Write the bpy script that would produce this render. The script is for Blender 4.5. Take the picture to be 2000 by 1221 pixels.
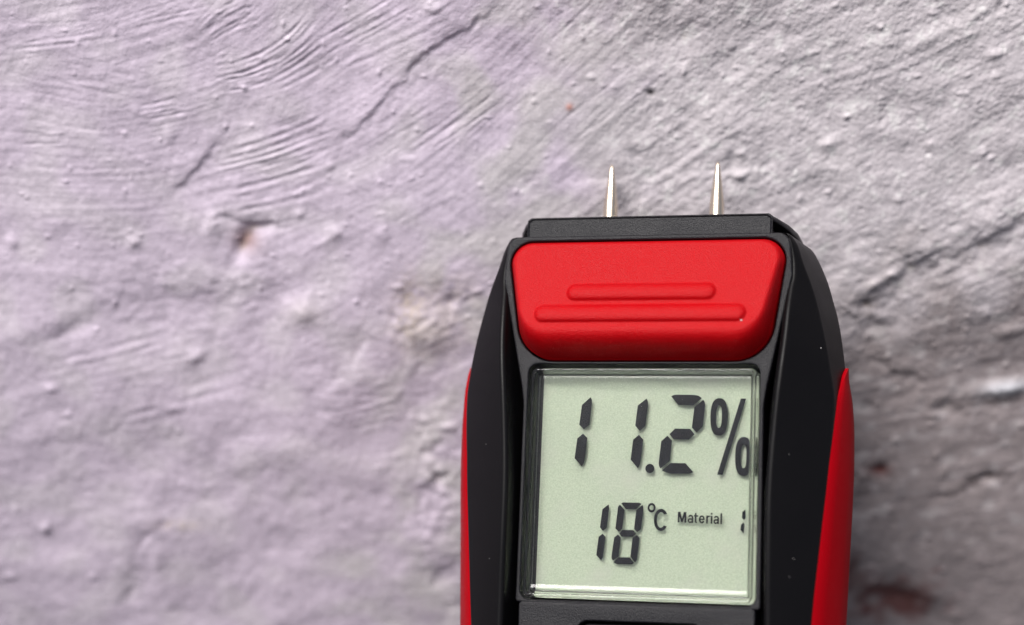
import bpy, bmesh, math, random
import numpy as np
from mathutils import Matrix, Vector

S = 0.001                       # everything below is written in millimetres
scene = bpy.context.scene
for o in list(bpy.data.objects):
    bpy.data.objects.remove(o)
C = scene.collection
R = math.radians

# ------------------------------------------------------------------ camera
PITCH = R(22.0)                 # the camera looks down at an upright wall
DIST = 285.5                    # mm from lens to wall along the axis
FPX = 3600.0                    # focal length in pixels of a 2000 px wide frame
cam_pos = Vector((0.0, -DIST * math.cos(PITCH), DIST * math.sin(PITCH)))
cam = bpy.data.cameras.new('camera')
cam.lens = 36.0 * FPX / 2000.0
cam.sensor_width = 36.0
cam.clip_start = 0.01
cam.clip_end = 50.0
cam.dof.use_dof = True
cam.dof.focus_distance = 0.2580
cam.dof.aperture_fstop = 8.6
cam_o = bpy.data.objects.new('camera', cam)
C.objects.link(cam_o)
cam_o.location = cam_pos * S
cam_o.rotation_euler = (R(90) - PITCH, 0, 0)
scene.camera = cam_o

# ------------------------------------------------------------------ sky, sun, exposure
SUN_EL, SUN_AZ = R(58), R(40)   # azimuth measured from straight out of the wall towards the left
world = bpy.data.worlds.new('World')
scene.world = world
world.use_nodes = True
nt = world.node_tree
sky = nt.nodes.new('ShaderNodeTexSky')
sky.sky_type = 'NISHITA'
sky.sun_disc = False
sky.sun_elevation = SUN_EL
sky.sun_rotation = R(180) + SUN_AZ
sky.air_density = 0.5
sky.dust_density = 2.0
sky.ozone_density = 1.0
bg = nt.nodes['Background']
bg.inputs['Strength'].default_value = 0.05
hs = nt.nodes.new('ShaderNodeHueSaturation')      # thin high cloud: a paler sky
hs.inputs['Saturation'].default_value = 0.45
nt.links.new(sky.outputs['Color'], hs.inputs['Color'])
nt.links.new(hs.outputs['Color'], bg.inputs['Color'])
sun = bpy.data.lights.new('sun', 'SUN')
sun.energy = 1.5
sun.angle = R(26)
sun.color = (1.0, 0.965, 0.935)
sun_o = bpy.data.objects.new('sun', sun)
C.objects.link(sun_o)
sd = Vector((-math.sin(SUN_AZ) * math.cos(SUN_EL), -math.cos(SUN_AZ) * math.cos(SUN_EL), math.sin(SUN_EL)))
sun_o.rotation_euler = sd.to_track_quat('Z', 'Y').to_euler()
sun_o.location = sd * 0.8
scene.view_settings.view_transform = 'Standard'
scene.view_settings.look = 'None'
scene.view_settings.exposure = 1.48
scene.view_settings.gamma = 1.0
scene.view_settings.use_curve_mapping = False
scene.cycles.use_denoising = True
scene.cycles.max_bounces = 14
scene.cycles.transmission_bounces = 12
scene.cycles.glossy_bounces = 6

# ------------------------------------------------------------------ materials
def mat(name):
    m = bpy.data.materials.new(name)
    m.use_nodes = True
    return m, m.node_tree, m.node_tree.nodes['Principled BSDF']

def link(t, a, b):
    t.links.new(a, b)

def plastic(name, col, rough, grain=0.06, scale=5200.0, spec=0.5, var=0.06, rvar=0.05):
    """moulded plastic: fine spark-eroded grain as bump, faint handling wear in the gloss"""
    m, t, p = mat(name)
    tc = t.nodes.new('ShaderNodeTexCoord')
    n1 = t.nodes.new('ShaderNodeTexNoise'); n1.inputs['Scale'].default_value = scale
    n1.inputs['Detail'].default_value = 3.0; n1.inputs['Roughness'].default_value = 0.65
    link(t, tc.outputs['Object'], n1.inputs['Vector'])
    b = t.nodes.new('ShaderNodeBump'); b.inputs['Strength'].default_value = 1.0
    b.inputs['Distance'].default_value = grain * S
    link(t, n1.outputs['Fac'], b.inputs['Height'])
    link(t, b.outputs['Normal'], p.inputs['Normal'])
    n2 = t.nodes.new('ShaderNodeTexNoise'); n2.inputs['Scale'].default_value = 160.0
    n2.inputs['Detail'].default_value = 6.0
    link(t, tc.outputs['Object'], n2.inputs['Vector'])
    mr = t.nodes.new('ShaderNodeMapRange')
    mr.inputs['From Min'].default_value = 0.3; mr.inputs['From Max'].default_value = 0.7
    mr.inputs['To Min'].default_value = rough - rvar; mr.inputs['To Max'].default_value = rough + rvar
    link(t, n2.outputs['Fac'], mr.inputs['Value'])
    link(t, mr.outputs['Result'], p.inputs['Roughness'])
    mx = t.nodes.new('ShaderNodeMix'); mx.data_type = 'RGBA'
    mx.inputs['A'].default_value = (*[c * (1 - var) for c in col], 1)
    mx.inputs['B'].default_value = (*[min(1, c * (1 + var)) for c in col], 1)
    link(t, n2.outputs['Fac'], mx.inputs['Factor'])
    link(t, mx.outputs['Result'], p.inputs['Base Color'])
    p.inputs['Specular IOR Level'].default_value = spec
    return m

M_black = plastic('black_shell_plastic', (0.0038, 0.0034, 0.0040), 0.38, grain=0.022, scale=5200, spec=0.14)
M_black_rough = plastic('black_grained_plastic', (0.0060, 0.0056, 0.0080), 0.38, grain=0.11, scale=5000, spec=0.34)
M_black_in = plastic('black_inner_plastic', (0.006, 0.005, 0.006), 0.6, grain=0.01, scale=3500, spec=0.2)
M_red = plastic('red_button_plastic', (0.44, 0.0011, 0.004), 0.36, grain=0.13, scale=5200, spec=0.17, var=0.03)
M_grip = plastic('red_grip_rubber', (0.33, 0.0004, 0.0045), 0.50, grain=0.004, scale=4000, spec=0.05, var=0.03)

m, t, p = mat('pin_steel')
p.inputs['Base Color'].default_value = (0.74, 0.64, 0.51, 1)
p.inputs['Metallic'].default_value = 1.0
p.inputs['Roughness'].default_value = 0.30
M_steel = m

m, t, p = mat('clear_cover_plastic')
p.inputs['Base Color'].default_value = (0.97, 0.985, 0.97, 1)
p.inputs['Transmission Weight'].default_value = 1.0
p.inputs['IOR'].default_value = 1.33
p.inputs['Roughness'].default_value = 0.015
M_clear = m

m, t, p = mat('display_reflector')
tc = t.nodes.new('ShaderNodeTexCoord')
n1 = t.nodes.new('ShaderNodeTexNoise'); n1.inputs['Scale'].default_value = 5200; n1.inputs['Detail'].default_value = 2
link(t, tc.outputs['Object'], n1.inputs['Vector'])
cr = t.nodes.new('ShaderNodeValToRGB')
cr.color_ramp.elements[0].position = 0.30; cr.color_ramp.elements[0].color = (0.395, 0.45, 0.330, 1)
cr.color_ramp.elements[1].position = 0.70; cr.color_ramp.elements[1].color = (0.52, 0.58, 0.445, 1)
link(t, n1.outputs['Fac'], cr.inputs['Fac'])
n2 = t.nodes.new('ShaderNodeTexNoise'); n2.inputs['Scale'].default_value = 170; n2.inputs['Detail'].default_value = 3
link(t, tc.outputs['Object'], n2.inputs['Vector'])
mr = t.nodes.new('ShaderNodeMapRange'); mr.inputs['From Min'].default_value = .5; mr.inputs['From Max'].default_value = .72
mr.inputs['To Max'].default_value = 0.55
link(t, n2.outputs['Fac'], mr.inputs['Value'])
mx = t.nodes.new('ShaderNodeMix'); mx.data_type = 'RGBA'
link(t, mr.outputs['Result'], mx.inputs['Factor'])
link(t, cr.outputs['Color'], mx.inputs['A'])
mx.inputs['B'].default_value = (0.49, 0.50, 0.425, 1)
link(t, mx.outputs['Result'], p.inputs['Base Color'])
p.inputs['Roughness'].default_value = 0.55
p.inputs['Specular IOR Level'].default_value = 0.2
M_lcd = m

m, t, p = mat('liquid_crystal_ink')
p.inputs['Base Color'].default_value = (0.003, 0.0035, 0.007, 1)
p.inputs['Specular IOR Level'].default_value = 0.05
p.inputs['Roughness'].default_value = 0.5
M_ink = m

m, t, p = mat('pale_dust')
p.inputs['Base Color'].default_value = (0.75, 0.72, 0.7, 1)
p.inputs['Roughness'].default_value = 0.9
M_dust = m

# plaster: the mesh carries which paint, mortar or painted shade is where (wall_tint); nodes add grain
m, t, p = mat('painted_plaster')
at = t.nodes.new('ShaderNodeAttribute'); at.attribute_name = 'wall_tint'
tc = t.nodes.new('ShaderNodeTexCoord')
n1 = t.nodes.new('ShaderNodeTexNoise'); n1.inputs['Scale'].default_value = 420; n1.inputs['Detail'].default_value = 8
n1.inputs['Roughness'].default_value = 0.6
link(t, tc.outputs['Object'], n1.inputs['Vector'])
mr = t.nodes.new('ShaderNodeMapRange'); mr.inputs['From Min'].default_value = .25; mr.inputs['From Max'].default_value = .75
mr.inputs['To Min'].default_value = .90; mr.inputs['To Max'].default_value = 1.08
link(t, n1.outputs['Fac'], mr.inputs['Value'])
vm = t.nodes.new('ShaderNodeVectorMath'); vm.operation = 'SCALE'
link(t, at.outputs['Color'], vm.inputs[0]); link(t, mr.outputs['Result'], vm.inputs['Scale'])
link(t, vm.outputs['Vector'], p.inputs['Base Color'])
n2 = t.nodes.new('ShaderNodeTexNoise'); n2.inputs['Scale'].default_value = 2600; n2.inputs['Detail'].default_value = 4
link(t, tc.outputs['Object'], n2.inputs['Vector'])
b = t.nodes.new('ShaderNodeBump'); b.inputs['Distance'].default_value = 0.085 * S
link(t, n2.outputs['Fac'], b.inputs['Height']); link(t, b.outputs['Normal'], p.inputs['Normal'])
p.inputs['Roughness'].default_value = 0.62
p.inputs['Specular IOR Level'].default_value = 0.3
M_wall = m

# ------------------------------------------------------------------ the plastered wall
DX = 0.16
X0, X1, Z0, Z1 = -97.0, 97.0, -70.0, 63.0
nx = int(round((X1 - X0) / DX)) + 1
nz = int(round((Z1 - Z0) / DX)) + 1
xs = X0 + np.arange(nx) * DX
zs = Z0 + np.arange(nz) * DX
GX, GZ = np.meshgrid(xs, zs)
rng = np.random.default_rng(11)
FX = np.fft.fftfreq(nx, DX)[None, :nx // 2 + 1]
FX = np.abs(np.fft.rfftfreq(nx, DX))[None, :]
FZ = np.fft.fftfreq(nz, DX)[:, None]
FR = np.sqrt(FX ** 2 + FZ ** 2) + 1e-9

def band(lmin, lmax, slope=0.0):
    """band-limited noise, unit deviation, wavelengths in mm"""
    n = np.fft.rfft2(rng.standard_normal((nz, nx)))
    w = np.exp(-(FR * lmin) ** 4 * 0.7) * (1 - np.exp(-(FR * lmax) ** 4 * 0.7)) * FR ** (-slope)
    r = np.fft.irfft2(n * w, s=(nz, nx))
    return r / r.std()

def blur(a, s):
    return np.fft.irfft2(np.fft.rfft2(a) * np.exp(-2 * (math.pi * s * FR) ** 2), s=(nz, nx))

cp, sp = math.cos(PITCH), math.sin(PITCH)
def on_wall(px, py):
    """where the photograph's pixel (2000 x 1221) meets the wall plane, in mm"""
    a, u = (px - 1000) / FPX, (610.5 - py) / FPX
    d = DIST * cp / (cp + u * sp)
    return a * d, DIST * sp + d * (-sp + u * cp)
# inverse: pixel coordinates of every wall vertex, used to lay out the features below
den = DIST * cp * cp - (GZ - DIST * sp) * sp
dep = (DIST * cp) * cp - (GZ - DIST * sp) * sp
upc = (DIST * cp) * sp + (GZ - DIST * sp) * cp
PX = 1000 + FPX * GX / dep
PY = 610.5 - FPX * upc / dep

def sstep(a, lo, hi):
    k = np.clip((a - lo) / (hi - lo), 0, 1)
    return k * k * (3 - 2 * k)

def spot(px, py, rx, ry=None, ang=0.0):
    ry = ry or rx
    c, s_ = math.cos(R(ang)), math.sin(R(ang))
    dx, dy = PX - px, PY - py
    u, v = dx * c - dy * s_, dx * s_ + dy * c
    return np.exp(-(u / rx) ** 2 - (v / ry) ** 2)

# direction of the brush, degrees above horizontal, at points of the picture
strokes = [(100, 60, 10), (300, 100, 13), (430, 40, 48), (480, 150, 22), (600, 60, 46), (720, 60, 37), (900, 150, 40),
           (850, 300, 42), (1000, 100, 45), (150, 260, -9), (300, 220, 10), (500, 330, 14), (620, 280, 20), (100, 400, -4),
           (200, 550, 2), (100, 700, 13), (400, 690, 10), (300, 850, 5), (200, 1000, 0), (500, 1100, -8), (700, 600, 32),
           (700, 850, 10), (1200, 150, 45), (1400, 250, 35), (1700, 150, 25), (1900, 300, 30), (1800, 600, 25), (1800, 900, 5)]
cc = np.zeros_like(PX); ss = np.zeros_like(PX); ww = np.zeros_like(PX)
for a, b_, g in strokes:
    w = 1.0 / (((PX - a) ** 2 + (PY - b_) ** 2) / 1e4 + 0.25) ** 1.6
    cc += w * math.cos(R(g)); ss += w * math.sin(R(g)); ww += w
wob = band(12, 40) * 0.05
th = np.arctan2(ss, cc) + wob
DXF, DZF = np.cos(th), np.sin(th)

def lic(src, half_len, step=0.32):
    """smear noise along the brush direction: bristle marks"""
    acc = src.copy(); n = 1
    for sgn in (1, -1):
        fx = np.broadcast_to(np.arange(nx, dtype=np.float32), (nz, nx)).copy()
        fz = np.broadcast_to(np.arange(nz, dtype=np.float32)[:, None], (nz, nx)).copy()
        for k in range(int(half_len / step)):
            ix = np.clip(fx + .5, 0, nx - 1).astype(np.int32); iz = np.clip(fz + .5, 0, nz - 1).astype(np.int32)
            fx += sgn * step / DX * DXF[iz, ix]; fz += sgn * step / DX * DZF[iz, ix]
            ix = np.clip(fx + .5, 0, nx - 1).astype(np.int32); iz = np.clip(fz + .5, 0, nz - 1).astype(np.int32)
            acc += src[iz, ix]; n += 1
    acc = blur(acc / n, 0.12)
    acc -= blur(acc, 3.0)
    return acc / acc.std()

bristle = lic(band(0.45, 2.2), 6.0)
stroke = lic(band(1.4, 6.0), 9.0, 0.5)
sparse = lic(np.where(band(0.55, 3.0) > 2.1, 1.0, 0.0), 5.0)
sparse = np.clip(sparse, 0, 4.0)

left = 1 - sstep(PX + 0.30 * (PY - 500) + 60 * band(15, 60), 900, 1250)     # smooth brushed paint
left = np.clip(left, 0, 1)
grit = 1 - left
patch = sstep(band(10, 45), -0.5, 1.2)
top = 1 - sstep(PY, 380, 760)

h = np.zeros((nz, nx))
h += 0.50 * band(24, 90, 0.5) + 0.15 * band(7, 26, 0.6)
combed = np.zeros((nz, nx))
for q in [(450, 50, 90, 34, 40, 1.2), (470, 140, 90, 26, 18, 1.1), (300, 215, 90, 16, 12, 0.9), (560, 290, 170, 60, 17, 0.8), (620, 70, 60, 90, -45, 0.5), (820, 160, 200, 60, 39, 0.55),
          (900, 260, 170, 45, 42, 0.7), (120, 262, 90, 16, 6, 0.7), (200, 60, 260, 30, 12, 0.5), (120, 170, 200, 60, -8, 0.25), (560, 380, 140, 30, 15, 0.6), (350, 690, 260, 26, 12, 0.35), (600, 720, 300, 60, 5, 0.3),
          (1150, 120, 160, 70, 42, 0.35), (200, 345, 90, 14, 15, 0.5)]:
    combed += q[5] * spot(*q[:5])
combed = combed * sstep(n_p := band(4, 20), -1.4, 0.8)
calm = 0.45 + 0.55 * top
h += calm * left * (0.014 + 0.052 * 0.55 * combed) * bristle + calm * left * (0.022 + 0.030 * combed) * stroke - left * 0.035 * sparse * np.clip(combed, 0, 1)
h += left * 0.030 * band(1.2, 5, 0.5) + left * 0.03 * band(3, 10, 0.4)
h += grit * (0.012 * bristle + 0.045 * stroke + 0.050 * band(0.6, 2.2, 0.6) + 0.065 * band(2.2, 8, 0.5) + 0.13 * band(5, 20, 0.4)) * (1 - 0.5 * sstep(PX, 1500, 1750) * sstep(PY, 600, 780))
h += 0.010 * band(0.45, 1.3) * (0.4 + grit)
h += (1 - top) * 0.04 * band(2.5, 12, 0.5) + 0.11 * spot(840, 620, 70, 80) * band(1.6, 8, 0.5) + 0.16 * spot(850, 980, 50, 160) * band(1.6, 8, 0.5)

def crack(pts, depth, w, step=0.0, sw=2.5, rough=0.25, seed=0):
    """a torn edge in the paint: a narrow gash along a polyline, with one lip standing higher (step, mm)"""
    global h
    w *= 1.45
    P = [on_wall(*q) for q in pts]
    wx = band(3, 12) * rough * 0.8
    best = np.full((nz, nx), 1e9); sign = np.zeros((nz, nx)); along = np.zeros((nz, nx))
    tot = 0.0
    L = [math.dist(P[i], P[i + 1]) for i in range(len(P) - 1)]
    for i in range(len(P) - 1):
        ax, az = P[i]; bx, bz = P[i + 1]
        dx, dz = bx - ax, bz - az
        kk = np.clip(((GX - ax) * dx + (GZ - az) * dz) / (L[i] ** 2), 0, 1)
        ex, ez = GX - ax - kk * dx, GZ - az - kk * dz
        d = np.hypot(ex, ez)
        sg = (dx * (GZ - az) - dz * (GX - ax)) / L[i]
        mk = d < best
        best = np.where(mk, d, best); sign = np.where(mk, sg, sign); along = np.where(mk, tot + kk * L[i], along)
        tot += L[i]
    f = along / tot
    vary = np.clip(0.62 + 0.45 * band(2.0, 9), 0.05, 1.5)
    taper = np.clip(np.minimum(f, 1 - f) * 5 + 0.12, 0, 1)
    sdist = np.where(np.abs(sign) < best + 0.01, sign, np.sign(sign) * best) + wx
    h -= 0.42 * depth * vary * taper * np.exp(-(np.hypot(best, 0) + wx * 0.6) ** 2 / w ** 2)
    if step:
        h += 0.80 * step * taper * (0.6 + 0.4 * vary) * np.tanh(sdist / (0.45 * w)) * np.exp(-(best / sw) ** 2)

def rake(p0, p1, bend, n, gap, amp, w, keep=0.75, jit=0.25):
    """a sweep of stiff bristles: n roughly parallel grooves from p0 to p1 (picture points), bowed by bend px, gap px apart"""
    global h
    (x0, y0), (x1, y1) = p0, p1
    L = math.dist(p0, p1); ux, uy = (x1 - x0) / L, (y1 - y0) / L
    vx, vy = -uy, ux
    for i in range(n):
        o = (i - (n - 1) / 2) * gap + rng.uniform(-jit, jit) * gap
        t0 = rng.uniform(0, 1 - keep); t1 = 1 - rng.uniform(0, 1 - keep)
        tt = np.linspace(t0, t1, 10)
        ph = rng.uniform(0, 6.28)
        P = [on_wall(x0 + ux * L * a + vx * (o * (0.85 + 0.3 * a) + bend * 4 * a * (1 - a) + 0.8 * math.sin(5 * a + ph)),
                     y0 + uy * L * a + vy * (o * (0.85 + 0.3 * a) + bend * 4 * a * (1 - a) + 0.8 * math.sin(5 * a + ph))) for a in tt]
        m_ = 1.6
        xa, xb = min(q[0] for q in P) - m_, max(q[0] for q in P) + m_
        za, zb = min(q[1] for q in P) - m_, max(q[1] for q in P) + m_
        ia, ib = [int(np.clip((q - X0) / DX, 0, nx)) for q in (xa, xb)]
        ja, jb = [int(np.clip((q - Z0) / DX, 0, nz)) for q in (za, zb)]
        if ib <= ia or jb <= ja: continue
        sl = (slice(ja, jb), slice(ia, ib))
        gx_, gz_ = GX[sl], GZ[sl]
        best = np.full(gx_.shape, 9.0); al = np.zeros(gx_.shape)
        for k in range(9):
            (ax, az), (bx, bz) = P[k], P[k + 1]
            dx, dz = bx - ax, bz - az
            q = np.clip(((gx_ - ax) * dx + (gz_ - az) * dz) / (dx * dx + dz * dz + 1e-9), 0, 1)
            d = np.hypot(gx_ - ax - q * dx, gz_ - az - q * dz)
            mk = d < best
            best = np.where(mk, d, best); al = np.where(mk, (k + q) / 9, al)
        a_ = amp * rng.uniform(0.35, 1.15); w_ = w * rng.uniform(0.75, 1.25)
        tp = np.clip(np.minimum(al, 1 - al) * 5, 0, 1) * (0.75 + 0.25 * np.sin(al * 17 + ph))
        h[sl] += a_ * tp * (-np.exp(-(best / w_) ** 2) + 0.55 * np.exp(-((best - 1.9 * w_) / w_) ** 2))
for g in [((385, 85), (505, 15), -12, 6, 9, 0.26, 0.24), ((395, 150), (640, 20), 40, 7, 9, 0.24, 0.24), ((400, 165), (560, 118), 14, 5, 8, 0.22, 0.22), ((500, 175), (690, 60), 8, 4, 15, 0.16, 0.26),
          ((600, 118), (830, -10), 4, 4, 20, 0.18, 0.24), ((610, 160), (960, -20), 6, 4, 22, 0.15, 0.26), ((760, 330), (1010, 150), 4, 3, 22, 0.16, 0.26), ((720, 300), (900, 190), 4, 3, 18, 0.11, 0.24),
          ((255, 222), (372, 200), 2, 5, 7, 0.20, 0.22), ((390, 345), (690, 255), 8, 7, 13, 0.22, 0.30), ((420, 400), (640, 345), 6, 4, 14, 0.15, 0.34), ((15, 272), (165, 258), 2, 5, 8, 0.16, 0.22),
          ((-10, 96), (250, 60), 3, 2, 22, 0.18, 0.22), ((200, 62), (430, 2), -2, 3, 16, 0.15, 0.22), ((-10, 30), (260, 8), 0, 4, 14, 0.09, 0.24), ((60, 120), (330, 170), 2, 5, 14, 0.07, 0.28),
          ((0, 150), (240, 190), 2, 4, 14, 0.07, 0.28), ((270, 240), (420, 205), 2, 3, 12, 0.12, 0.24), ((130, 345), (240, 335), 0, 3, 10, 0.10, 0.26), ((200, 290), (400, 250), 3, 4, 14, 0.08, 0.28),
          ((0, 440), (260, 430), 2, 3, 16, 0.10, 0.35), ((60, 740), (420, 650), 6, 4, 16, 0.14, 0.40), ((180, 830), (520, 740), 4, 3, 22, 0.12, 0.45), ((560, 760), (860, 780), 4, 5, 16, 0.10, 0.4),
          ((640, 830), (800, 790), 2, 4, 14, 0.12, 0.4), ((1050, 120), (1180, 20), 2, 3, 20, 0.10, 0.28), ((1100, 260), (1290, 120), 4, 3, 24, 0.09, 0.3), ((860, 130), (1010, 20), 3, 4, 16, 0.10, 0.26)]:
    rake(*g)
crack([(1010, -30), (965, 10), (920, 52), (870, 75), (815, 118), (792, 150), (745, 205), (700, 248), (640, 290)], 0.35, 0.5, -0.42, 3.0)
crack([(448, 240), (425, 275), (395, 320), (362, 352), (328, 384)], 0.35, 0.7, -0.45, 3.0)
crack([(600, 552), (520, 565), (420, 568), (330, 570), (250, 578), (190, 600), (140, 640)], 0.0, 2.6, -0.62, 6.0)
crack([(395, 430), (430, 418), (470, 432), (530, 440), (590, 425)], 0.2, 0.7, 0.4, 2.5)
crack([(790, 320), (850, 280), (910, 232), (960, 190), (1040, 130)], 0.2, 0.3, -0.12, 2.0)
crack([(820, 780), (825, 840), (848, 900), (860, 960), (840, 1010)], 0.5, 1.0, 0.35, 3.5)
crack([(690, 640), (720, 660), (700, 700), (660, 745), (600, 790)], 0.25, 0.9, 0.35, 4.0)
crack([(330, 1040), (270, 1060), (245, 1130), (240, 1210)], 0.55, 0.9, -0.3, 4.0)
crack([(300, 1060), (298, 1120), (292, 1150)], 0.4, 0.7, 0.0, 4.0)
crack([(2030, 410), (1960, 440), (1880, 480), (1800, 510), (1730, 560), (1700, 600), (1690, 640), (1640, 650)], 0.1, 2.0, -1.3, 5.0, 0.6)
crack([(2030, 775), (1960, 792), (1925, 790), (1880, 800), (1800, 790), (1740, 770)], 0.15, 1.6, -0.8, 4.0, 0.5)
crack([(1700, 700), (1760, 735), (1830, 760)], 0.4, 0.8, 0.5, 3.0)
crack([(2000, 935), (1930, 948), (1880, 975), (1840, 985), (1800, 1000)], 0.8, 1.1, -0.2, 4.0, 0.4)
crack([(1660, 960), (1690, 942), (1725, 936), (1750, 950)], 0.9, 0.9, -0.2, 3.0, 0.3)
crack([(1220, 355), (1320, 345), (1400, 342), (1470, 330), (1540, 335)], 0.12, 0.8, -0.35, 3.5, 0.4)
crack([(1535, 345), (1480, 360), (1420, 362)], 0.35, 0.7, 0.25, 2.5)
crack([(1080, 365), (1180, 352), (1260, 345)], 0.1, 0.7, -0.25, 3.0, 0.4)
crack([(1800, 60), (1860, 45), (1920, 25), (1990, 10)], 0.3, 0.8, -0.4, 4.0, 0.5)
crack([(770, 600), (790, 650), (800, 690)], 0.6, 0.8, 0.4, 3.0)

# hollows, knobs and crumbs that can be made out one by one: (px, py, radius px, height mm)
for q in [(478, 474, 40, 17, 62, -2.0), (520, 442, 26, 12, 12, -1.0), (415, 438, 22, 26, 20, 1.1), (398, 432, 9, 16, 0, -0.7), (592, 605, 32, 26, 0, 1.2),
          (830, 640, 48, 42, 0, 1.5), (800, 590, 22, 30, 0, -0.7), (880, 590, 12, 12, 0, -0.9), (655, 452, 18, 14, 0, 1.0), (640, 470, 40, 10, 20, 0.35),
          (538, 435, 9, 9, 0, 0.7), (586, 418, 9, 9, 0, 0.6), (262, 473, 11, 11, 0, 0.8), (82, 1045, 11, 11, 0, 1.0), (315, 1037, 12, 10, 0, -0.6),
          (845, 930, 20, 22, 0, 1.2), (855, 942, 12, 14, 0, -0.9), (640, 820, 60, 50, 0, 0.4), (560, 880, 60, 26, 10, 0.5),
          (1448, 300, 9, 8, 0, 0.8), (1618, 280, 15, 12, 0, 1.0), (1445, 343, 11, 9, 0, 0.9), (1240, 305, 14, 14, 0, -0.7), (1250, 285, 18, 12, 0, 0.5),
          (1271, 183, 9, 6, -20, -0.7), (1112, 208, 6, 6, 0, 0.3), (1812, 299, 5, 5, 0, -0.5), (1930, 300, 6, 6, 0, -0.4), (1735, 80, 14, 10, 0, 0.5),
          (1940, 105, 14, 11, 0, 0.9), (1910, 30, 40, 16, 20, 0.8), (1720, 622, 18, 14, 0, 1.1), (1690, 600, 16, 22, 20, -1.0), (1980, 650, 30, 14, 15, 1.2),
          (1970, 765, 45, 14, 8, 1.3), (1725, 935, 16, 12, 0, -1.1), (1940, 948, 20, 12, 10, -1.1), (1905, 965, 14, 14, 0, -0.7),
          (1760, 1200, 60, 34, 0, -1.6), (1670, 1150, 20, 40, 0, -0.9), (1830, 1190, 46, 24, -20, 0.9), (1720, 1010, 60, 30, 0, 0.5), (1780, 650, 60, 40, 10, 0.7),
          (860, 1090, 40, 40, 0, 0.8), (860, 1140, 24, 30, 0, -0.8), (300, 1110, 12, 30, 0, 0.5), (120, 840, 80, 30, 12, 0.4), (40, 650, 50, 24, 14, 0.7),
          (150, 640, 50, 16, 25, -0.7), (380, 700, 22, 12, 30, 0.7), (330, 800, 18, 10, 0, 0.6), (100, 760, 12, 8, 0, 0.6)]:
    h += q[5] * 0.95 * spot(q[0], q[1], q[2], q[3], q[4])

def crumbs(n, rmin, rmax, amp, mask, only=None):
    global h
    k = 0
    while k < n:
        ix, iz = int(rng.integers(20, nx - 20)), int(rng.integers(20, nz - 20))
        if rng.random() > mask[iz, ix]:
            continue
        k += 1
        r = rng.uniform(rmin, rmax) ** 1.0
        m_ = int(3 * r / DX) + 1
        sl = (slice(max(0, iz - m_), iz + m_ + 1), slice(max(0, ix - m_), ix + m_ + 1))
        ex = rng.uniform(0.7, 1.3)
        d2 = ((GX[sl] - xs[ix]) * ex) ** 2 + ((GZ[sl] - zs[iz]) / ex) ** 2
        h[sl] += amp * r * rng.uniform(0.5, 1.2) * np.exp(-(d2 / r ** 2) ** 1.3)
crumbs(330, 0.18, 0.40, 0.95, left * (0.15 + 0.85 * top))
crumbs(420, 0.18, 0.45, 0.9, grit)
crumbs(260, 0.25, 0.60, 0.75, grit)
crumbs(110, 0.25, 0.45, -0.8, grit)
crumbs(60, 0.5, 1.2, 0.55, 0.4 + 0 * grit)

h *= 0.52
# the wall bellies out along its upper half and falls back below
def macro(x, z):
    zc = (z - 10) / 60.0
    d = DIST * cp * cp - (z - DIST * sp) * sp
    px, py = 1000 + FPX * x / d, 610.5 - FPX * ((DIST * cp) * sp + (z - DIST * sp) * cp) / d
    return -3.2 * np.clip(-zc, 0, 1.4) ** 2 - sstep(px, 1500, 1750) * sstep(py, 560, 760) * 1.6
h = blur(h, 0.075)

# paint, mortar and the shade painted right of the meter, as linear colours
def lin(r, g, b):
    f = lambda c: (c / 255 / 12.92) if c <= 10 else (((c / 255) + 0.055) / 1.055) ** 2.4
    return np.array([f(r), f(g), f(b)])
lilac, lilac2 = lin(210, 196, 211), lin(216, 206, 214)
grey, white_ = lin(203, 196, 198), lin(218, 214, 214)
brown_shade, tan, brick, dark = lin(145, 134, 134), lin(196, 178, 156), lin(98, 58, 56), lin(92, 82, 82)
def put(col, k, c):
    return col * (1 - k[..., None]) + c * k[..., None]
n_a, n_b, n_c = band(8, 50), band(3, 14), band(1.0, 5)
col = np.broadcast_to(lilac, (nz, nx, 3)).copy()
col = put(col, sstep(n_a, -0.6, 1.6) * 0.6, lilac2)
gm = 1 - sstep(-(PX + 0.15 * (PY - 500) + 120 * n_a), -1150, -830)
col = put(col, np.clip(1 - (1 - sstep(PX + 0.20 * (PY - 600) + 90 * n_a + 25 * n_b, 760, 1130)), 0, 1) * 0.85, grey)
col = put(col, sstep(n_b + 0.6 * n_c, 0.9, 2.4) * grit * 0.7, white_)
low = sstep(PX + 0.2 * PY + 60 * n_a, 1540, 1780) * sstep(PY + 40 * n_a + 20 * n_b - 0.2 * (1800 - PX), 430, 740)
col = put(col, low * (0.88 - 0.25 * sstep(n_b, 0, 2)), brown_shade)  # grey-brown mortar, made darker to paint in the meter's shadow
worn = sstep(-(h - blur(h, 2.2)) + 0.06 * n_b, 0.34, 0.80)       # paint missing in the deeper pits
col = put(col, worn * 0.55, tan * 0.8)
col = put(col, np.clip(spot(482, 470, 22, 26, 70) * 0.75, 0, 1), lin(150, 118, 112))
col = put(col, np.clip((spot(850, 630, 90, 70) * 0.45 + spot(800, 600, 30, 70) * .35 + spot(880, 560, 60, 40) * .35) * (0.75 + 0.35 * n_b + 0.2 * n_c).clip(0, 1), 0, 1), lin(206, 192, 188))
col = put(col, np.clip(spot(800, 610, 24, 60) * 0.6 * (0.6 + 0.3 * n_c).clip(0, 1), 0, 1), tan * .85)
col = put(col, np.clip(spot(592, 608, 36, 28) * 0.5, 0, 1), lin(222, 211, 213))
col = put(col, np.clip(spot(835, 645, 50, 40) * 0.5, 0, 1), lin(216, 205, 200))
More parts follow.
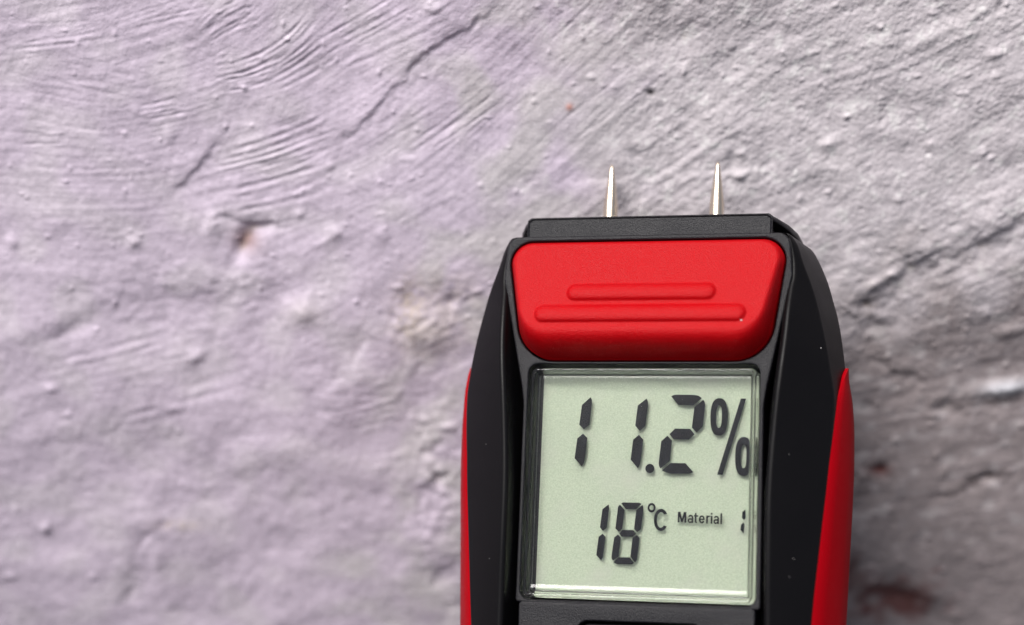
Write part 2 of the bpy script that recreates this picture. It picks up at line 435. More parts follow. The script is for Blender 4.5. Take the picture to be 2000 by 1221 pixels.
col = put(col, np.clip(spot(345, 1038, 50, 10, 0) * 0.45 * (0.7 + 0.4 * n_c).clip(0, 1), 0, 1), lin(176, 160, 130))
col = put(col, np.clip(spot(1725, 936, 22, 13) * 1.1, 0, 1), brick)
col = put(col, np.clip(spot(1271, 183, 9, 6, -20) * 1.1, 0, 1), lin(60, 56, 58))
col = put(col, np.clip(spot(1112, 208, 7, 7) * 0.8, 0, 1), lin(200, 130, 110))
bm_ = np.clip(spot(1770, 1205, 75, 42) * 1.5 + spot(1672, 1150, 22, 60) * 1.2 + 0.25 * n_b - 0.15, 0, 1) * sstep(PY, 1040, 1130) * sstep(PX, 1630, 1670)
col = put(col, bm_ * 0.9, brick)
for q in [(1935, 948, 60, 9, 10), (1890, 972, 50, 10, 28), (1700, 950, 40, 8, 10), (1695, 600, 26, 24, 30), (1960, 795, 60, 6, 4), (1680, 980, 30, 14, 0)]:
    col = put(col, np.clip(spot(*q) * 0.75 * (0.75 + 0.4 * n_c).clip(0, 1), 0, 1), dark)
col = put(col, np.clip(spot(1972, 766, 48, 14, 8) * 0.9, 0, 1), lin(214, 214, 220))
col = np.clip(col * (1 + 0.03 * n_c[..., None] + 0.02 * n_b[..., None]), 0, 0.9)

co = np.stack([GX, -(h + macro(GX, GZ)), GZ], -1).reshape(-1, 3)
# round the finely modelled part the same wall goes on, more coarsely meshed, for views from the side
OS = 1.2
ox, oz = np.arange(-290, 290.1, OS), np.arange(-260, 250.1, OS)
OX, OZ = np.meshgrid(ox, oz)
def fold(a, lo, hi):
    t_ = np.mod(a - lo, 2 * (hi - lo))
    return np.where(t_ > hi - lo, 2 * (hi - lo) - t_, t_)
fi = np.clip((fold(OX, X0, X1) / DX).round().astype(int), 0, nx - 1)
fj = np.clip((fold(OZ, Z0, Z1) / DX).round().astype(int), 0, nz - 1)
inside = (OX > X0) & (OX < X1) & (OZ > Z0) & (OZ < Z1)
oh = blur(h, 0.7)[fj, fi] + macro(OX, OZ) - 0.35 * inside
ocol = np.stack([blur(col[..., k], 0.6)[fj, fi] for k in range(3)], -1)
oco = np.stack([OX, -oh, OZ], -1).reshape(-1, 3)
onx, onz = len(ox), len(oz)
k0 = (np.arange(onz - 1)[:, None] * onx + np.arange(onx - 1)[None, :])
deep = (OX > X0 + OS) & (OX < X1 - OS) & (OZ > Z0 + OS) & (OZ < Z1 - OS)
keep_ = ~(deep[:-1, :-1] & deep[1:, 1:])
k0 = k0[keep_]
oquads = np.stack([k0, k0 + 1, k0 + 1 + onx, k0 + onx], 1) + nx * nz
allco = np.concatenate([co, oco]) * S
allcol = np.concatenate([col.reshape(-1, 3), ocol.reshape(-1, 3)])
nv = len(allco)
me = bpy.data.meshes.new('plaster_wall')
i0 = (np.arange(nz - 1)[:, None] * nx + np.arange(nx - 1)[None, :]).ravel()
quads = np.concatenate([np.stack([i0, i0 + 1, i0 + 1 + nx, i0 + nx], 1), oquads]).astype(np.int32)
nf = len(quads)
me.vertices.add(nv); me.vertices.foreach_set('co', allco.astype(np.float32).ravel())
me.loops.add(nf * 4); me.loops.foreach_set('vertex_index', quads.ravel())
me.polygons.add(nf); me.polygons.foreach_set('loop_start', np.arange(nf, dtype=np.int32) * 4)
me.polygons.foreach_set('use_smooth', np.ones(nf, dtype=bool))
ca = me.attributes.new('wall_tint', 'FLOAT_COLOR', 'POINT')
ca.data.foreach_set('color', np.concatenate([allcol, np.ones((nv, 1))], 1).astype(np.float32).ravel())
me.update(calc_edges=True); me.validate()
me.materials.append(M_wall)
wall = bpy.data.objects.new('plaster_wall', me)
C.objects.link(wall)
wall['kind'] = 'structure'
wall['label'] = 'rough lilac and grey painted plaster wall with brush marks and cracks'
wall['category'] = 'wall'

# ------------------------------------------------------------------ the meter
cam_rot = Matrix.Rotation(R(90) - PITCH, 3, 'X')
pose_r = (-0.18782, -0.266983, 0.007187)
pose_t = Vector((17.441639, -23.382047, -253.089292))
mr3 = Matrix.Rotation(pose_r[2], 3, 'Z') @ Matrix.Rotation(pose_r[1], 3, 'Y') @ Matrix.Rotation(pose_r[0], 3, 'X')
meter = bpy.data.objects.new('moisture_meter', None)
C.objects.link(meter)
meter.empty_display_size = 0.02
M4 = (cam_rot @ mr3).to_4x4()
M4.translation = (cam_pos + cam_rot @ pose_t) * S
meter.matrix_world = M4
meter['label'] = 'black and red handheld moisture meter with two steel pins and a lit-up grey display'
meter['label'] = 'black and red handheld moisture meter with two steel pins held before the wall'
meter['category'] = 'moisture meter'

def part(name, verts, faces, material, parent=None, smooth=35.0, label=None):
    me = bpy.data.meshes.new(name)
    me.from_pydata([(a * S, b * S, c * S) for a, b, c in verts], [], faces)
    bm = bmesh.new(); bm.from_mesh(me)
    bmesh.ops.remove_doubles(bm, verts=bm.verts, dist=1e-7)
    bmesh.ops.recalc_face_normals(bm, faces=bm.faces)
    bm.to_mesh(me); bm.free()
    if smooth:
        me.polygons.foreach_set('use_smooth', np.ones(len(me.polygons), dtype=bool))
        me.set_sharp_from_angle(angle=R(smooth))
    me.materials.append(material)
    o = bpy.data.objects.new(name, me)
    C.objects.link(o)
    o.parent = parent or meter
    if label: o['label'] = label
    return o

def loft(rings, cap0=True, cap1=True):
    n = len(rings[0]); v = [q for r in rings for q in r]; f = []
    for i in range(len(rings) - 1):
        for k in range(n):
            a, b_ = i * n + k, i * n + (k + 1) % n
            f.append((a, b_, b_ + n, a + n))
    if cap0: f.append(tuple(range(n))[::-1])
    if cap1: f.append(tuple(range((len(rings) - 1) * n, len(rings) * n)))
    return v, f

def fillet(P, rad, k=6):
    """round the corners of a closed polygon; same number of points whatever the radii"""
    out = []; n = len(P)
    for i in range(n):
        p0, p1, p2 = np.array(P[i - 1], float), np.array(P[i], float), np.array(P[(i + 1) % n], float)
        r = rad[i] if hasattr(rad, '__len__') else rad
        a, b_ = p0 - p1, p2 - p1
        la, lb = np.linalg.norm(a), np.linalg.norm(b_)
        a, b_ = a / la, b_ / lb
        ang = math.acos(max(-1, min(1, float(a @ b_))))
        tl = min(r / max(math.tan(ang / 2), 1e-4), 0.48 * la, 0.48 * lb)
        s0, s1 = p1 + a * tl, p1 + b_ * tl
        for j in range(k + 1):
            u = j / k
            # conic through the corner, close to a circular arc
            w = math.sin(ang / 2)
            q = ((1 - u) ** 2 * s0 + 2 * u * (1 - u) * w * p1 + u * u * s1) / ((1 - u) ** 2 + 2 * u * (1 - u) * w + u * u)
            out.append(tuple(q))
    return out

def rrect(hw, top_, bot, r, k=6):
    return fillet([(-hw, bot), (hw, bot), (hw, top_), (-hw, top_)], r, k)

def pchip(x, y, q):
    x, y = np.array(x, float), np.array(y, float)
    o = np.argsort(x); x, y = x[o], y[o]
    hh = np.diff(x); d = np.diff(y) / hh
    m_ = np.zeros(len(x)); m_[0], m_[-1] = d[0], d[-1]
    for i in range(1, len(x) - 1):
        if d[i - 1] * d[i] > 0:
            w1, w2 = 2 * hh[i] + hh[i - 1], hh[i] + 2 * hh[i - 1]
            m_[i] = (w1 + w2) / (w1 / d[i - 1] + w2 / d[i])
    i = np.clip(np.searchsorted(x, q) - 1, 0, len(x) - 2)
    t_ = (q - x[i]) / hh[i]
    return ((1 + 2 * t_) * (1 - t_) ** 2 * y[i] + t_ * (1 - t_) ** 2 * hh[i] * m_[i]
            + t_ ** 2 * (3 - 2 * t_) * y[i + 1] + t_ ** 2 * (t_ - 1) * hh[i] * m_[i + 1])

# y, ridge x z, facet edge x z, widest x
TAB = np.array([
    (35.10, 19.0, -0.75, 19.3, -1.3, 19.9), (34.85, 19.7, -0.42, 20.0, -1.2, 21.1), (34.3, 19.95, -0.35, 20.5, -1.4, 22.2), (33.3, 20.1, -0.32, 21.05, -1.6, 22.9),
    (31.0, 20.3, -0.28, 21.75, -1.7, 24.0), (29.0, 20.35, -0.1, 22.5, -1.9, 24.75), (27.0, 20.07, 0.56, 23.2, -2.1, 25.3),
    (24.0, 19.83, 1.66, 24.0, -2.3, 26.1), (20.0, 19.56, 2.60, 24.9, -2.35, 26.75), (16.0, 19.17, 3.30, 25.6, -2.5, 27.2),
    (12.0, 18.76, 3.60, 26.1, -2.9, 27.5), (8.0, 18.42, 3.68, 25.95, -2.75, 27.6), (4.0, 18.10, 3.80, 25.6, -2.45, 27.55),
    (0.0, 17.87, 3.92, 25.25, -2.05, 27.45), (-4.0, 17.79, 3.98, 24.87, -1.78, 27.3), (-8.0, 17.80, 3.95, 24.48, -1.52, 27.1),
    (-12.0, 17.84, 3.82, 24.10, -1.28, 26.9), (-16.0, 17.87, 3.58, 23.75, -1.15, 26.7), (-24.0, 17.95, 3.1, 23.1, -1.1, 26.4),
    (-40.0, 17.9, 2.3, 22.2, -1.2, 25.6), (-62.0, 17.6, 1.4, 21.6, -1.6, 24.6), (-80.0, 16.6, 0.6, 20.4, -2.4, 22.8),
    (-88.0, 13.5, -1.0, 16.5, -4.0, 18.5)])
def sec(y):
    return [float(pchip(TAB[:, 0], TAB[:, k], y)) for k in range(1, 6)]
def back_z(y):
    return float(pchip([-90, -60, -20, 10, 28, 35.2], [-20, -23, -22.5, -20.5, -17.5, -15.5], y))
ys = np.concatenate([[35.10, 35.02, 34.95, 34.85, 34.7, 34.5, 34.3, 34.0, 33.7], np.arange(33.3, -62, -0.8), np.arange(-62, -88.1, -2.0)])
rings = []
for y in ys:
    xr, zr, xf, zf, xo = sec(y)
    zb = back_z(y)
    fl = -5.4
    xi = min(xr - 0.9, max(16.9, xr - 1.6))
    half = [(xi, fl), (xr, zr), (xf, zf), (xo, -8.6), (xo - 0.9, zb * 0.78), (xo - 6, zb)]
    rr = [0.1, 0.60, 0.9, 2.2, 3.0, 3.0]
    P = [(a, b_) for a, b_ in half] + [(-a, b_) for a, b_ in half[::-1]]
    rings.append([(a, y, b_) for a, b_ in fillet(P, rr + rr[::-1], 5)])
v, f = loft(rings)
part('body_shell', v, f, M_black, smooth=30)

# grips: red rubber wrapped round both flanks, tapering to a point near the top
def grip(sg):
    rings = []
    for y in np.concatenate([[17.3, 16.9, 16.4, 15.8, 15.0], np.arange(14.2, -62, -0.8), np.arange(-62, -80, -2.0)]):
        xr, zr, xf, zf, xo = sec(y)
        bx = float(pchip([-80, -40, -24, -16, -12, -8, -4, 0, 4, 8, 12, 14.5, 16, 17.4], [20.6, 22.3, 23.1, 23.72, 24.06, 24.45, 24.84, 25.22, 25.55, 25.9, 26.35, 26.75, 27.05, 27.3], y))
        bz = float(pchip([-80, -24, -16, -8, 0, 4, 8, 12, 14.5, 16, 17.4], [-2.6, -1.35, -1.35, -1.75, -2.3, -2.7, -3.2, -4.2, -5.6, -6.9, -8.8], y))
        ox = float(pchip([-80, -40, -16, -8, 0, 4, 8, 12, 14, 16, 17.4], [23.4, 26.3, 27.5, 27.85, 28.2, 28.3, 28.28, 28.05, 27.8, 27.5, 27.3], y))
        k = min(1.0, max(0.02, (17.4 - y) / 4.0))
        zb = -8.8 - 8.2 * min(1, k * 1.1)
        px = [bx - 0.5, bx - 0.02, bx + 0.22, bx * 0.62 + ox * 0.38 + 0.22, bx * 0.25 + ox * 0.75 + 0.22, ox, ox - 0.05, ox - 0.9 * k - .1, ox - 1.5 * k - .2]
        zz = [bz - 0.9 * k, bz + 0.10, bz + 0.02, bz * 0.62 - 8.8 * 0.38 + 0.65 * k, bz * 0.25 - 8.8 * 0.75 + 0.25 * k, -8.8, -8.8 - 2.0 * k, zb + 2.0 * k, zb]
        rings.append([(sg * a, y, b_) for a, b_ in zip(px, zz)] + [(sg * (ox - 2.2 * k - .3), y, zb + 1.0 * k), (sg * (ox - 1.8), y, -8.8)])
    v, f = loft(rings)
    return part('side_grip', v, f, M_grip, smooth=50)
grip(-1); grip(1)

# flat frame round the button and the display (one plate with two openings)
def plate(name, loops, z0, z1, bev, material, parent=None, label=None):
    cu = bpy.data.curves.new(name, 'CURVE'); cu.dimensions = '2D'; cu.fill_mode = 'BOTH'
    for lp in loops:
        s_ = cu.splines.new('POLY'); s_.points.add(len(lp) - 1); s_.use_cyclic_u = True
        for q, (a, b_) in zip(s_.points, lp):
            q.co = (a, b_, 0, 1)
    cu.extrude = (z1 - z0) / 2 - bev
    cu.bevel_depth = bev; cu.bevel_resolution = 3
    cu.offset = -bev
    tmp = bpy.data.objects.new('tmp_plate', cu); C.objects.link(tmp)
    dg = bpy.context.evaluated_depsgraph_get()
    me = bpy.data.meshes.new_from_object(tmp.evaluated_get(dg))
    bpy.data.objects.remove(tmp); bpy.data.curves.remove(cu)
    me.name = name
    n = len(me.vertices); c = np.zeros(n * 3); me.vertices.foreach_get('co', c); c = c.reshape(-1, 3)
    c[:, 2] += (z0 + z1) / 2
    me.vertices.foreach_set('co', (c * S).ravel())
    bm = bmesh.new(); bm.from_mesh(me)
    bmesh.ops.remove_doubles(bm, verts=bm.verts, dist=2e-6)
    bmesh.ops.recalc_face_normals(bm, faces=bm.faces)
    bm.to_mesh(me); bm.free()
    me.polygons.foreach_set('use_smooth', np.ones(len(me.polygons), dtype=bool))
    me.set_sharp_from_angle(angle=R(40))
    me.materials.clear(); me.materials.append(material)
    o = bpy.data.objects.new(name, me); C.objects.link(o); o.parent = parent or meter
    if label: o['label'] = label
    return o

BTN = [(-17.25, 17.12), (17.25, 17.12), (19.95, 34.0), (-19.95, 34.0)]
def btn_outline(off, k=10):
    # offset outward by off
    return fillet([(-17.25 - off, 17.12 - off), (17.25 + off, 17.12 - off), (19.95 + off, 34.0 + off), (-19.95 - off, 34.0 + off)],
                  [5.4 + off, 5.4 + off, 3.0 + off, 3.0 + off], k)
outer = fillet([(-16.95, -16.75), (16.95, -16.75), (16.95, 11.0), (17.3, 13.3), (20.55, 28.9), (20.1, 34.95), (-20.1, 34.95), (-20.55, 28.9), (-17.3, 13.3), (-16.95, 11.0)],
               [0.5, 0.5, 8, 8, 2.5, 1.8, 1.8, 2.5, 8, 8], 6)
plate('face_frame', [outer, btn_outline(0.22)[::-1], rrect(16.3, 16.5, -16.3, 1.3)[::-1]], -5.6, 0.0, 0.28, M_black_rough)

# thumb button
def sdf_poly(px, py, poly):
    P = np.array(poly); n = len(P); d = np.full(px.shape, 1e9); inside = np.zeros(px.shape, bool)
    for i in range(n):
        a, b_ = P[i], P[(i + 1) % n]
        e = b_ - a; wx, wy = px - a[0], py - a[1]
        k = np.clip((wx * e[0] + wy * e[1]) / (e @ e + 1e-12), 0, 1)
        d = np.minimum(d, np.hypot(wx - k * e[0], wy - k * e[1]))
        c = ((a[1] > py) != (b_[1] > py)) & (px < (b_[0] - a[0]) * (py - a[1]) / (b_[1] - a[1] + 1e-12) + a[0])
        inside ^= c
    return np.where(inside, -d, d)
gx = np.arange(-20.4, 20.41, 0.12); gy = np.arange(16.7, 34.41, 0.12)
BX, BY = np.meshgrid(gx, gy)
o0 = btn_outline(0.0, 16)
o1 = fillet([(-16.3, 21.1), (16.3, 21.1), (19.2, 33.75), (-19.2, 33.75)], [3.6, 3.6, 2.6, 2.6], 16)
d0, d1 = -sdf_poly(BX, BY, o0), sdf_poly(BX, BY, o1)
planez = 4.35 - (BY - 21.0) * 0.30
wallk = np.clip(d0, 0, None) / (np.clip(d0, 0, None) + np.clip(d1, 0, None) + 1e-6)
fz = np.where(d1 <= 0, planez, -0.35 + np.sin(wallk * math.pi / 2) ** 0.9 * (planez + 0.35))
def gs(a, s_):
    k = np.arange(-8, 9) * 0.12; w = np.exp(-(k / s_) ** 2 / 2); w /= w.sum()
    a = np.pad(a, 8, mode='edge')
    a = sum(w[i] * a[i:a.shape[0] - 16 + i, :] for i in range(17))
    return sum(w[i] * a[:, i:a.shape[1] - 16 + i] for i in range(17))
fz = gs(fz, 0.17)
for cy_, hl, hh_ in ((26.15, 10.45, 1.18), (22.98, 14.75, 1.22)):
    dcap = hh_ - np.hypot(np.clip(np.abs(BX) - (hl - hh_), 0, None), BY - cy_)
    k = np.clip(dcap / hh_, 0, 1)
    fz += gs(0.74 * np.sqrt(np.clip(1 - (1 - k) ** 2, 0, 1)), 0.1)
def fz_at(x, y):
    i = np.clip((np.asarray(x) - gx[0]) / 0.12, 0, len(gx) - 1.001); j = np.clip((np.asarray(y) - gy[0]) / 0.12, 0, len(gy) - 1.001)
    i0, j0 = i.astype(int), j.astype(int); u, w = i - i0, j - j0
    return (fz[j0, i0] * (1 - u) + fz[j0, i0 + 1] * u) * (1 - w) + (fz[j0 + 1, i0] * (1 - u) + fz[j0 + 1, i0 + 1] * u) * w
def half_w(y):
    P = np.array(o0); best = 0
    out = []
    for i in range(len(P)):
        a, b_ = P[i], P[(i + 1) % len(P)]
        if (a[1] - y) * (b_[1] - y) <= 0 and abs(a[1] - b_[1]) > 1e-9:
            out.append(a[0] + (b_[0] - a[0]) * (y - a[1]) / (b_[1] - a[1]))
    return max(out)
yy = np.concatenate([17.121 + (1 - np.cos(np.linspace(0, math.pi / 2, 14))) * 1.6, np.arange(18.85, 32.2, 0.13), 33.999 - (1 - np.cos(np.linspace(math.pi / 2, 0, 16))) * 1.75])
nu = 261
uu = np.sin(np.linspace(-math.pi / 2, math.pi / 2, nu)) * 0.35 + np.linspace(-1, 1, nu) * 0.65
v = []; f = []
for y in yy:
    w = half_w(y)
    x = uu * w
    for a, c in zip(x, fz_at(x, np.full(nu, y))):
        v.append((a, y, float(c)))
ny = len(yy)
for j in range(ny - 1):
    for i in range(nu - 1):
        q = j * nu + i
        f.append((q, q + 1, q + 1 + nu, q + nu))
loop = [i for i in range(nu)] + [j * nu + nu - 1 for j in range(1, ny)] + [(ny - 1) * nu + i for i in range(nu - 2, -1, -1)] + [j * nu for j in range(ny - 2, 0, -1)]
base = len(v)
for q in loop:
    v.append((v[q][0], v[q][1], -3.4))
for i in range(len(loop)):
    k = (i + 1) % len(loop)
    f.append((loop[i], base + i, base + k, loop[k]))
f.append(tuple(base + i for i in range(len(loop)))[::-1])
part('thumb_button', v, f, M_red, smooth=55)

# end cap that carries the pins
def cap_ring(z, hw, top_, cr):
    return [(a, b_, z) for a, b_ in fillet([(-hw, 33.0), (hw, 33.0), (hw, top_ - cr * 0.75), (hw - cr * 1.1, top_), (-hw + cr * 1.1, top_), (-hw, top_ - cr * 0.75)],
                                          [0.1, 0.1, cr * 0.6, cr * 0.6, cr * 0.6, cr * 0.6], 4)]
v, f = loft([cap_ring(-0.95, 17.25, 37.55, 0.5), cap_ring(-0.78, 17.42, 37.72, 0.5), cap_ring(-0.84, 17.55, 37.85, 0.5), cap_ring(-1.0, 17.6, 37.92, 0.5),
             cap_ring(-1.15, 17.0, 37.6, 0.5), cap_ring(-1.6, 17.2, 36.9, 0.7), cap_ring(-14.5, 18.6, 35.6, 0.8)])
v2, f2 = [], []
def lip_ring(z, hw, top_, cr, low):
    return [(a, b_, z) for a, b_ in fillet([(-hw, low), (hw, low), (hw, top_ - cr), (hw - cr * 1.6, top_), (-hw + cr * 1.6, top_), (-hw, top_ - cr)],
                                          [0.25, 0.25, cr * 0.8, cr, cr, cr * 0.8], 4)]
v2, f2 = loft([lip_ring(-0.98, 17.45, 37.86, 0.45, 36.9), lip_ring(-1.3, 17.65, 37.95, 0.5, 36.85), lip_ring(-3.0, 18.55, 38.05, 0.8, 36.6), lip_ring(-5.5, 19.6, 38.2, 1.2, 36.1), lip_ring(-8.5, 20.4, 38.3, 1.7, 35.6),
               lip_ring(-12, 20.6, 38.3, 2.0, 35.4), lip_ring(-15.0, 20.2, 38.0, 2.2, 35.3)])
n0 = len(v)
part('end_cap', v + v2, f + [tuple(i + n0 for i in q) for q in f2], M_black_rough, smooth=32)

# pins: short shank and a long taper to a blunt tip
for sg in (-1, 1):
    prof = [(1.06, 37.0), (1.06, 42.0), (1.0, 42.5), (0.58, 46.0), (0.32, 47.9), (0.2, 48.4), (0.06, 48.55)]
    rings = [[(sg * 7.95 + r * math.cos(a), y, -12.0 + r * math.sin(a)) for a in np.linspace(0, 2 * math.pi, 28, endpoint=False)] for r, y in prof]
    v, f = loft(rings)
    part('pin', v, f, M_steel, smooth=40)

# display: reflector, crystals a little above it, clear cover over both
v, f = loft([[(a, b_, z) for a, b_ in fillet([(-15.0, -15.9), (15.85, -15.9), (15.85, 15.9), (-15.0, 15.9)], 0.4, 6)] for z in (-5.2, -3.8)])
lcd = part('display_panel', v, f, M_lcd, smooth=30)
ZI = -3.05
def flat(name, pts, holes=None, label=None):
    """a thin prism lying in the crystal layer; holes = one inner loop of as many points"""
    t_ = 0.04
    n = len(pts)
    if holes is None:
        v = [(a, b_, ZI) for a, b_ in pts] + [(a, b_, ZI - t_) for a, b_ in pts]
        f = [tuple(range(n)), tuple(range(2 * n - 1, n - 1, -1))] + [(i, (i + 1) % n, n + (i + 1) % n, n + i) for i in range(n)]
    else:
        v = [(a, b_, ZI) for a, b_ in pts] + [(a, b_, ZI) for a, b_ in holes] + [(a, b_, ZI - t_) for a, b_ in pts] + [(a, b_, ZI - t_) for a, b_ in holes]
        f = []
        for i in range(n):
            k = (i + 1) % n
            f += [(i, k, n + k, n + i), (2 * n + k, 2 * n + i, 3 * n + i, 3 * n + k), (i, 2 * n + i, 2 * n + k, k), (n + i, n + k, 3 * n + k, 3 * n + i)]
    return part(name, v, f, M_ink, lcd, smooth=0, label=label)

SEGS = [
 [(-7.92, 12.24), (-9.13, 11.13), (-9.41, 8.31), (-8.74, 7.66), (-7.94, 8.32), (-7.69, 11.37), (-7.74, 11.91)],
 [(-8.82, 7.05), (-9.62, 6.37), (-9.91, 3.56), (-8.81, 2.4), (-8.52, 3.01), (-8.43, 3.46), (-8.17, 6.45)],
 [(0.14, 12.1), (-1.08, 11.11), (-1.36, 8.28), (-0.7, 7.5), (0.07, 8.23), (0.38, 11.19), (0.33, 11.72)],
 [(-0.79, 6.98), (-1.58, 6.3), (-1.86, 3.48), (-0.78, 2.26), (-0.53, 2.82), (-0.45, 3.2), (-0.15, 6.31)],
 [(3.63, 12.42), (3.96, 12.62), (4.42, 12.68), (6.84, 12.67), (7.44, 12.56), (7.98, 12.22), (6.8, 11.19), (4.65, 11.22)],
 [(8.15, 11.99), (8.36, 11.69), (8.43, 11.24), (8.18, 8.24), (7.34, 7.38), (6.66, 8.08), (6.94, 10.93)],
 [(4.29, 7.91), (6.43, 7.9), (7.06, 7.14), (6.31, 6.4), (4.1, 6.4), (3.54, 7.12)],
 [(3.25, 6.91), (3.92, 6.22), (3.68, 3.38), (2.4, 2.31), (2.19, 2.64), (2.12, 3.09), (2.4, 6.12)],
 [(3.84, 3.11), (5.9, 3.1), (7.03, 1.88), (6.66, 1.7), (6.21, 1.63), (3.81, 1.62), (3.05, 1.79), (2.62, 2.05)],
 [(-4.8, -2.83), (-5.65, -3.51), (-5.9, -6.04), (-5.46, -6.54), (-4.93, -6.05), (-4.69, -3.4), (-4.72, -3.08)],
 [(-5.5, -6.9), (-6.04, -7.35), (-6.29, -9.87), (-5.57, -10.64), (-5.35, -10.16), (-5.07, -7.32)],
 [(-2.99, -2.66), (-2.74, -2.5), (-0.46, -2.51), (-0.12, -2.65), (-0.85, -3.41), (-2.31, -3.44)],
 [(-3.18, -2.82), (-2.47, -3.54), (-2.75, -6.16), (-3.22, -6.58), (-3.7, -6.15), (-3.43, -3.12)],
 [(0.02, -2.8), (0.13, -3.04), (0.17, -3.49), (-0.09, -6.16), (-0.62, -6.58), (-1.06, -6.16), (-0.84, -3.57)],
 [(-2.68, -6.3), (-1.15, -6.31), (-0.74, -6.76), (-1.22, -7.23), (-2.81, -7.24), (-3.14, -6.82)],
 [(-3.31, -6.95), (-2.89, -7.37), (-3.12, -9.97), (-3.91, -10.59), (-4.07, -10.32), (-4.12, -9.94), (-3.84, -7.39)],
 [(-0.63, -6.96), (-0.24, -7.41), (-0.54, -10.41), (-0.79, -10.75), (-1.46, -9.99), (-1.24, -7.39)],
 [(-3.08, -10.09), (-1.52, -10.07), (-0.92, -10.8), (-1.17, -11.02), (-3.37, -11.03), (-3.83, -10.79)],
 [(14.35, -3.12), (13.92, -3.47), (13.88, -4.26), (14.14, -4.54), (14.35, -4.38), (14.41, -4.06)],
 [(14.08, -4.88), (13.78, -5.23), (13.71, -5.89), (14.14, -6.38), (14.22, -6.07), (14.27, -5.13)]]
for s_ in SEGS:
    flat('digit_segment', s_)
def oval(cx, cy, a, b_, e=2.0, n=40, skew=0.0):
    out = []
    for t_ in np.linspace(0, 2 * math.pi, n, endpoint=False):
        c, s_ = math.cos(t_), math.sin(t_)
        y = b_ * math.copysign(abs(s_) ** (2 / e), s_)
        out.append((cx + a * math.copysign(abs(c) ** (2 / e), c) + skew * y, cy + y))
    return out
flat('decimal_point', oval(0.9, 2.29, 0.64, 0.64))
flat('percent_ring', oval(10.43, 9.61, 1.21, 2.61, 2.5, skew=-0.0), oval(10.42, 9.64, 0.40, 1.56, 2.4))
flat('percent_ring', oval(13.95, 4.15, 1.16, 2.70, 2.5), oval(13.96, 4.17, 0.38, 1.62, 2.4))
flat('percent_slash', [(13.4, 12.2), (14.12, 12.18), (11.1, 1.56), (10.34, 1.58)])
flat('degree_sign', oval(1.32, -3.16, 0.56, 0.66), oval(1.32, -3.16, 0.29, 0.34))
# letter C as a thick open arc
oc = [(2.68 + 0.98 * math.cos(a), -4.81 + 1.53 * math.copysign(abs(math.sin(a)) ** 0.9, math.sin(a))) for a in np.linspace(R(32), R(328), 26)]
ic = [(2.68 + 0.56 * math.cos(a), -4.81 + 1.06 * math.copysign(abs(math.sin(a)) ** 0.9, math.sin(a))) for a in np.linspace(R(42), R(318), 26)]
pts = oc + ic[::-1]; n = len(pts)
v = [(a, b_, ZI) for a, b_ in pts] + [(a, b_, ZI - .04) for a, b_ in pts]
f = []
for i in range(25):
    f += [(i, i + 1, n - 2 - i, n - 1 - i), (n + i + 1, n + i, n + n - 1 - i, n + n - 2 - i)]
f += [(i, n + i, n + (i + 1) % n, (i + 1) % n) for i in range(n)]
part('degree_letter', v, f, M_ink, lcd, smooth=0)
# the word Material, drawn stroke by stroke
LV, LF = [], []
def glyph(pts, lift=[0]):
    """one stroke as a prism; pts in letter units (cap height 1), baseline at 0"""
    lift[0] += 1
    z = ZI + 0.0015 * (lift[0] % 9)
    q = [(5.02 + a * LX, -5.10 - 0.0135 * a * LX + b_ * 1.47, z) for a, b_ in pts]
    n = len(q); o = len(LV)
    LV.extend(q); LV.extend((a, b_, ZI - 0.04) for a, b_, _ in q)
    LF.append(tuple(o + i for i in range(n))); LF.append(tuple(o + n + i for i in range(n))[::-1])
    LF.extend((o + i, o + n + i, o + n + (i + 1) % n, o + (i + 1) % n) for i in range(n))
LX = 6.15 / 4.35
def bar(x0, x1, y0, y1): glyph([(x0, y0), (x1, y0), (x1, y1), (x0, y1)])
def arc(cx, cy, a, b_, ta, tb, w, n=12):
    """a thick arc, built of short quads"""
    tt = np.linspace(R(ta), R(tb), n)
    for k in range(n - 1):
        p0, p1 = tt[k], tt[k + 1] + 0.02
        glyph([(cx + a * math.cos(p0), cy + b_ * math.sin(p0)), (cx + a * math.cos(p1), cy + b_ * math.sin(p1)),
               (cx + (a - w) * math.cos(p1), cy + (b_ - w) * math.sin(p1)), (cx + (a - w) * math.cos(p0), cy + (b_ - w) * math.sin(p0))])
bar(0, .17, 0, 1); bar(.67, .84, 0, 1)
glyph([(0.02, 1), (.25, 1), (.50, .05), (.34, .05)]); glyph([(.82, 1), (.59, 1), (.34, .05), (.50, .05)])
def letter_a(x):
    bar(x + .38, x + .55, 0, .52); arc(x + .29, .50, .26, .26, 0, 160, .15)
    arc(x + .24, .215, .23, .23, 40, 330, .14)
letter_a(.98)
bar(1.68, 1.84, .12, .95); bar(1.60, 2.0, .60, .74); arc(1.88, .17, .2, .18, 180, 280, .14, 6)
arc(2.37, .37, .29, .38, 10, 330, .155, 16); bar(2.12, 2.62, .32, .44)
bar(2.80, 2.97, 0, .74); arc(3.08, .50, .26, .25, 60, 150, .15, 7)
bar(3.24, 3.41, 0, .74); bar(3.24, 3.41, .84, 1.0)
letter_a(3.50)
bar(4.18, 4.35, 0, 1)
part('lettering', LV, LF, M_ink, lcd, smooth=0)

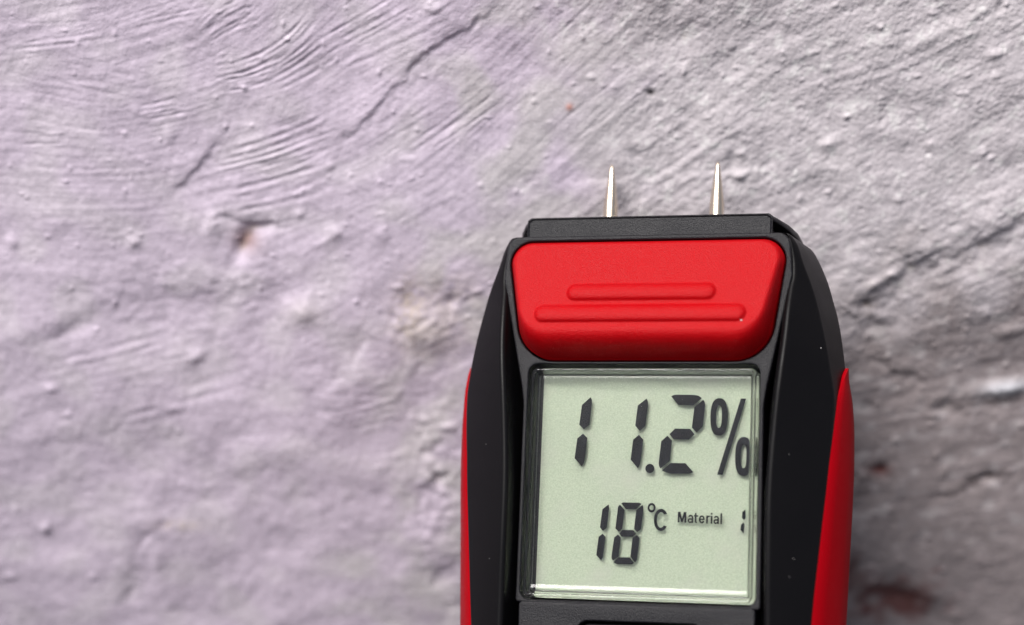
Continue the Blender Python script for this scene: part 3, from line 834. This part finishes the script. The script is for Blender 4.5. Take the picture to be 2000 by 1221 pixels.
# clear cover: outer wall, raised lip, shallow dished window, hollow behind
def rr(ins, z, r, low=None):
    low = ins if low is None else low
    return [(a, b_, z) for a, b_ in rrect(16.0 - ins, 16.0 - ins, -16.0 + low, r, 7)]
prof = [(0.0, -3.2, 1.0), (0.0, -0.34, 1.0), (0.05, -0.16, 0.96), (0.14, -0.05, 0.9), (0.27, 0.0, 0.8), (0.46, 0.0, 0.65), (0.53, -0.05, 0.55), (0.58, -0.2, 0.5),
        (0.62, -0.35, 0.42)]
for u in (0.12, 0.25, 0.4, 0.55, 0.7, 0.85, 1.0):          # the window is dished, most gently along its lower edge
    prof.append((0.64 + 0.42 * u, -0.35 - 0.45 * (1 - (1 - u) ** 2), 0.38, 0.72 + 1.35 * u))
inn = [(1.10, -1.78, 0.3), (0.85, -1.80, 0.3), (0.70, -1.92, 0.3), (0.62, -2.15, 0.3), (0.62, -3.2, 0.3)]
ringsA = [rr(*q) for q in prof]
ringsB = [rr(*q) for q in inn]
v, f = loft(ringsA, False, True)
vb, fb = loft(ringsB, True, False)
n0 = len(v); nr = len(ringsA[0])
f += [tuple(i + n0 for i in q) for q in fb]
lastB = n0 + (len(ringsB) - 1) * nr
f += [(k, (k + 1) % nr, lastB + (k + 1) % nr, lastB + k) for k in range(nr)]
part('display_cover', v + vb, f, M_clear, smooth=50)

# lower face below the display, with a key starting at the bottom edge of the picture
low_o = fillet([(-15.2, -70), (15.2, -70), (16.35, -16.55), (-16.35, -16.55)], [6, 6, 0.6, 0.6], 6)
key_h = [(a, b_) for a, b_ in fillet([(-8.0, -33), (9.5, -33), (9.5, -18.95), (-8.0, -18.95)], 1.6, 6)]
plate('lower_face', [low_o, key_h[::-1]], -5.6, 0.35, 0.25, M_black_rough)
key_o = [(a, b_) for a, b_ in fillet([(-7.7, -32.7), (9.2, -32.7), (9.2, -19.3), (-7.7, -19.3)], 1.4, 6)]
plate('rubber_key', [key_o], -5.5, -0.2, 0.4, M_black_in)

# pale specks of dust sitting on the plastic
random.seed(4)
def speck(x, y, z, r):
    rings = [[(x + r * math.sin(b_) * math.cos(a) * 1.2, y + r * math.sin(b_) * math.sin(a), z + r * math.cos(b_)) for a in np.linspace(0, 2 * math.pi, 6, endpoint=False)] for b_ in (0.3, 1.2, 2.0, 2.8)]
    return loft(rings)
V, F = [], []
specks = [(14.25, 21.85, float(fz_at(14.25, 21.85)) + 0.02, 0.13)]
for y, k, r in ((19.0, 0.87, .07), (4.0, 0.35, .03), (-9.8, 0.55, .042), (-12.2, 0.5, .036)):
    xr, zr, xf, zf, xo = sec(y)
    specks.append((xr + (xf - xr) * k, y, zr + (zf - zr) * k + 0.02, r))
for y, k, r in ((5, .5, .035), (-11, .4, .04)):
    xr, zr, xf, zf, xo = sec(y)
    specks.append((-(xr + (xf - xr) * k), y, zr + (zf - zr) * k + 0.02, r))
for q in specks:
    v, f = speck(*q)
    F += [tuple(i + len(V) for i in g) for g in f]; V += v
dust = part('dust_specks', V, F, M_dust, smooth=60)
dust['kind'] = 'stuff'
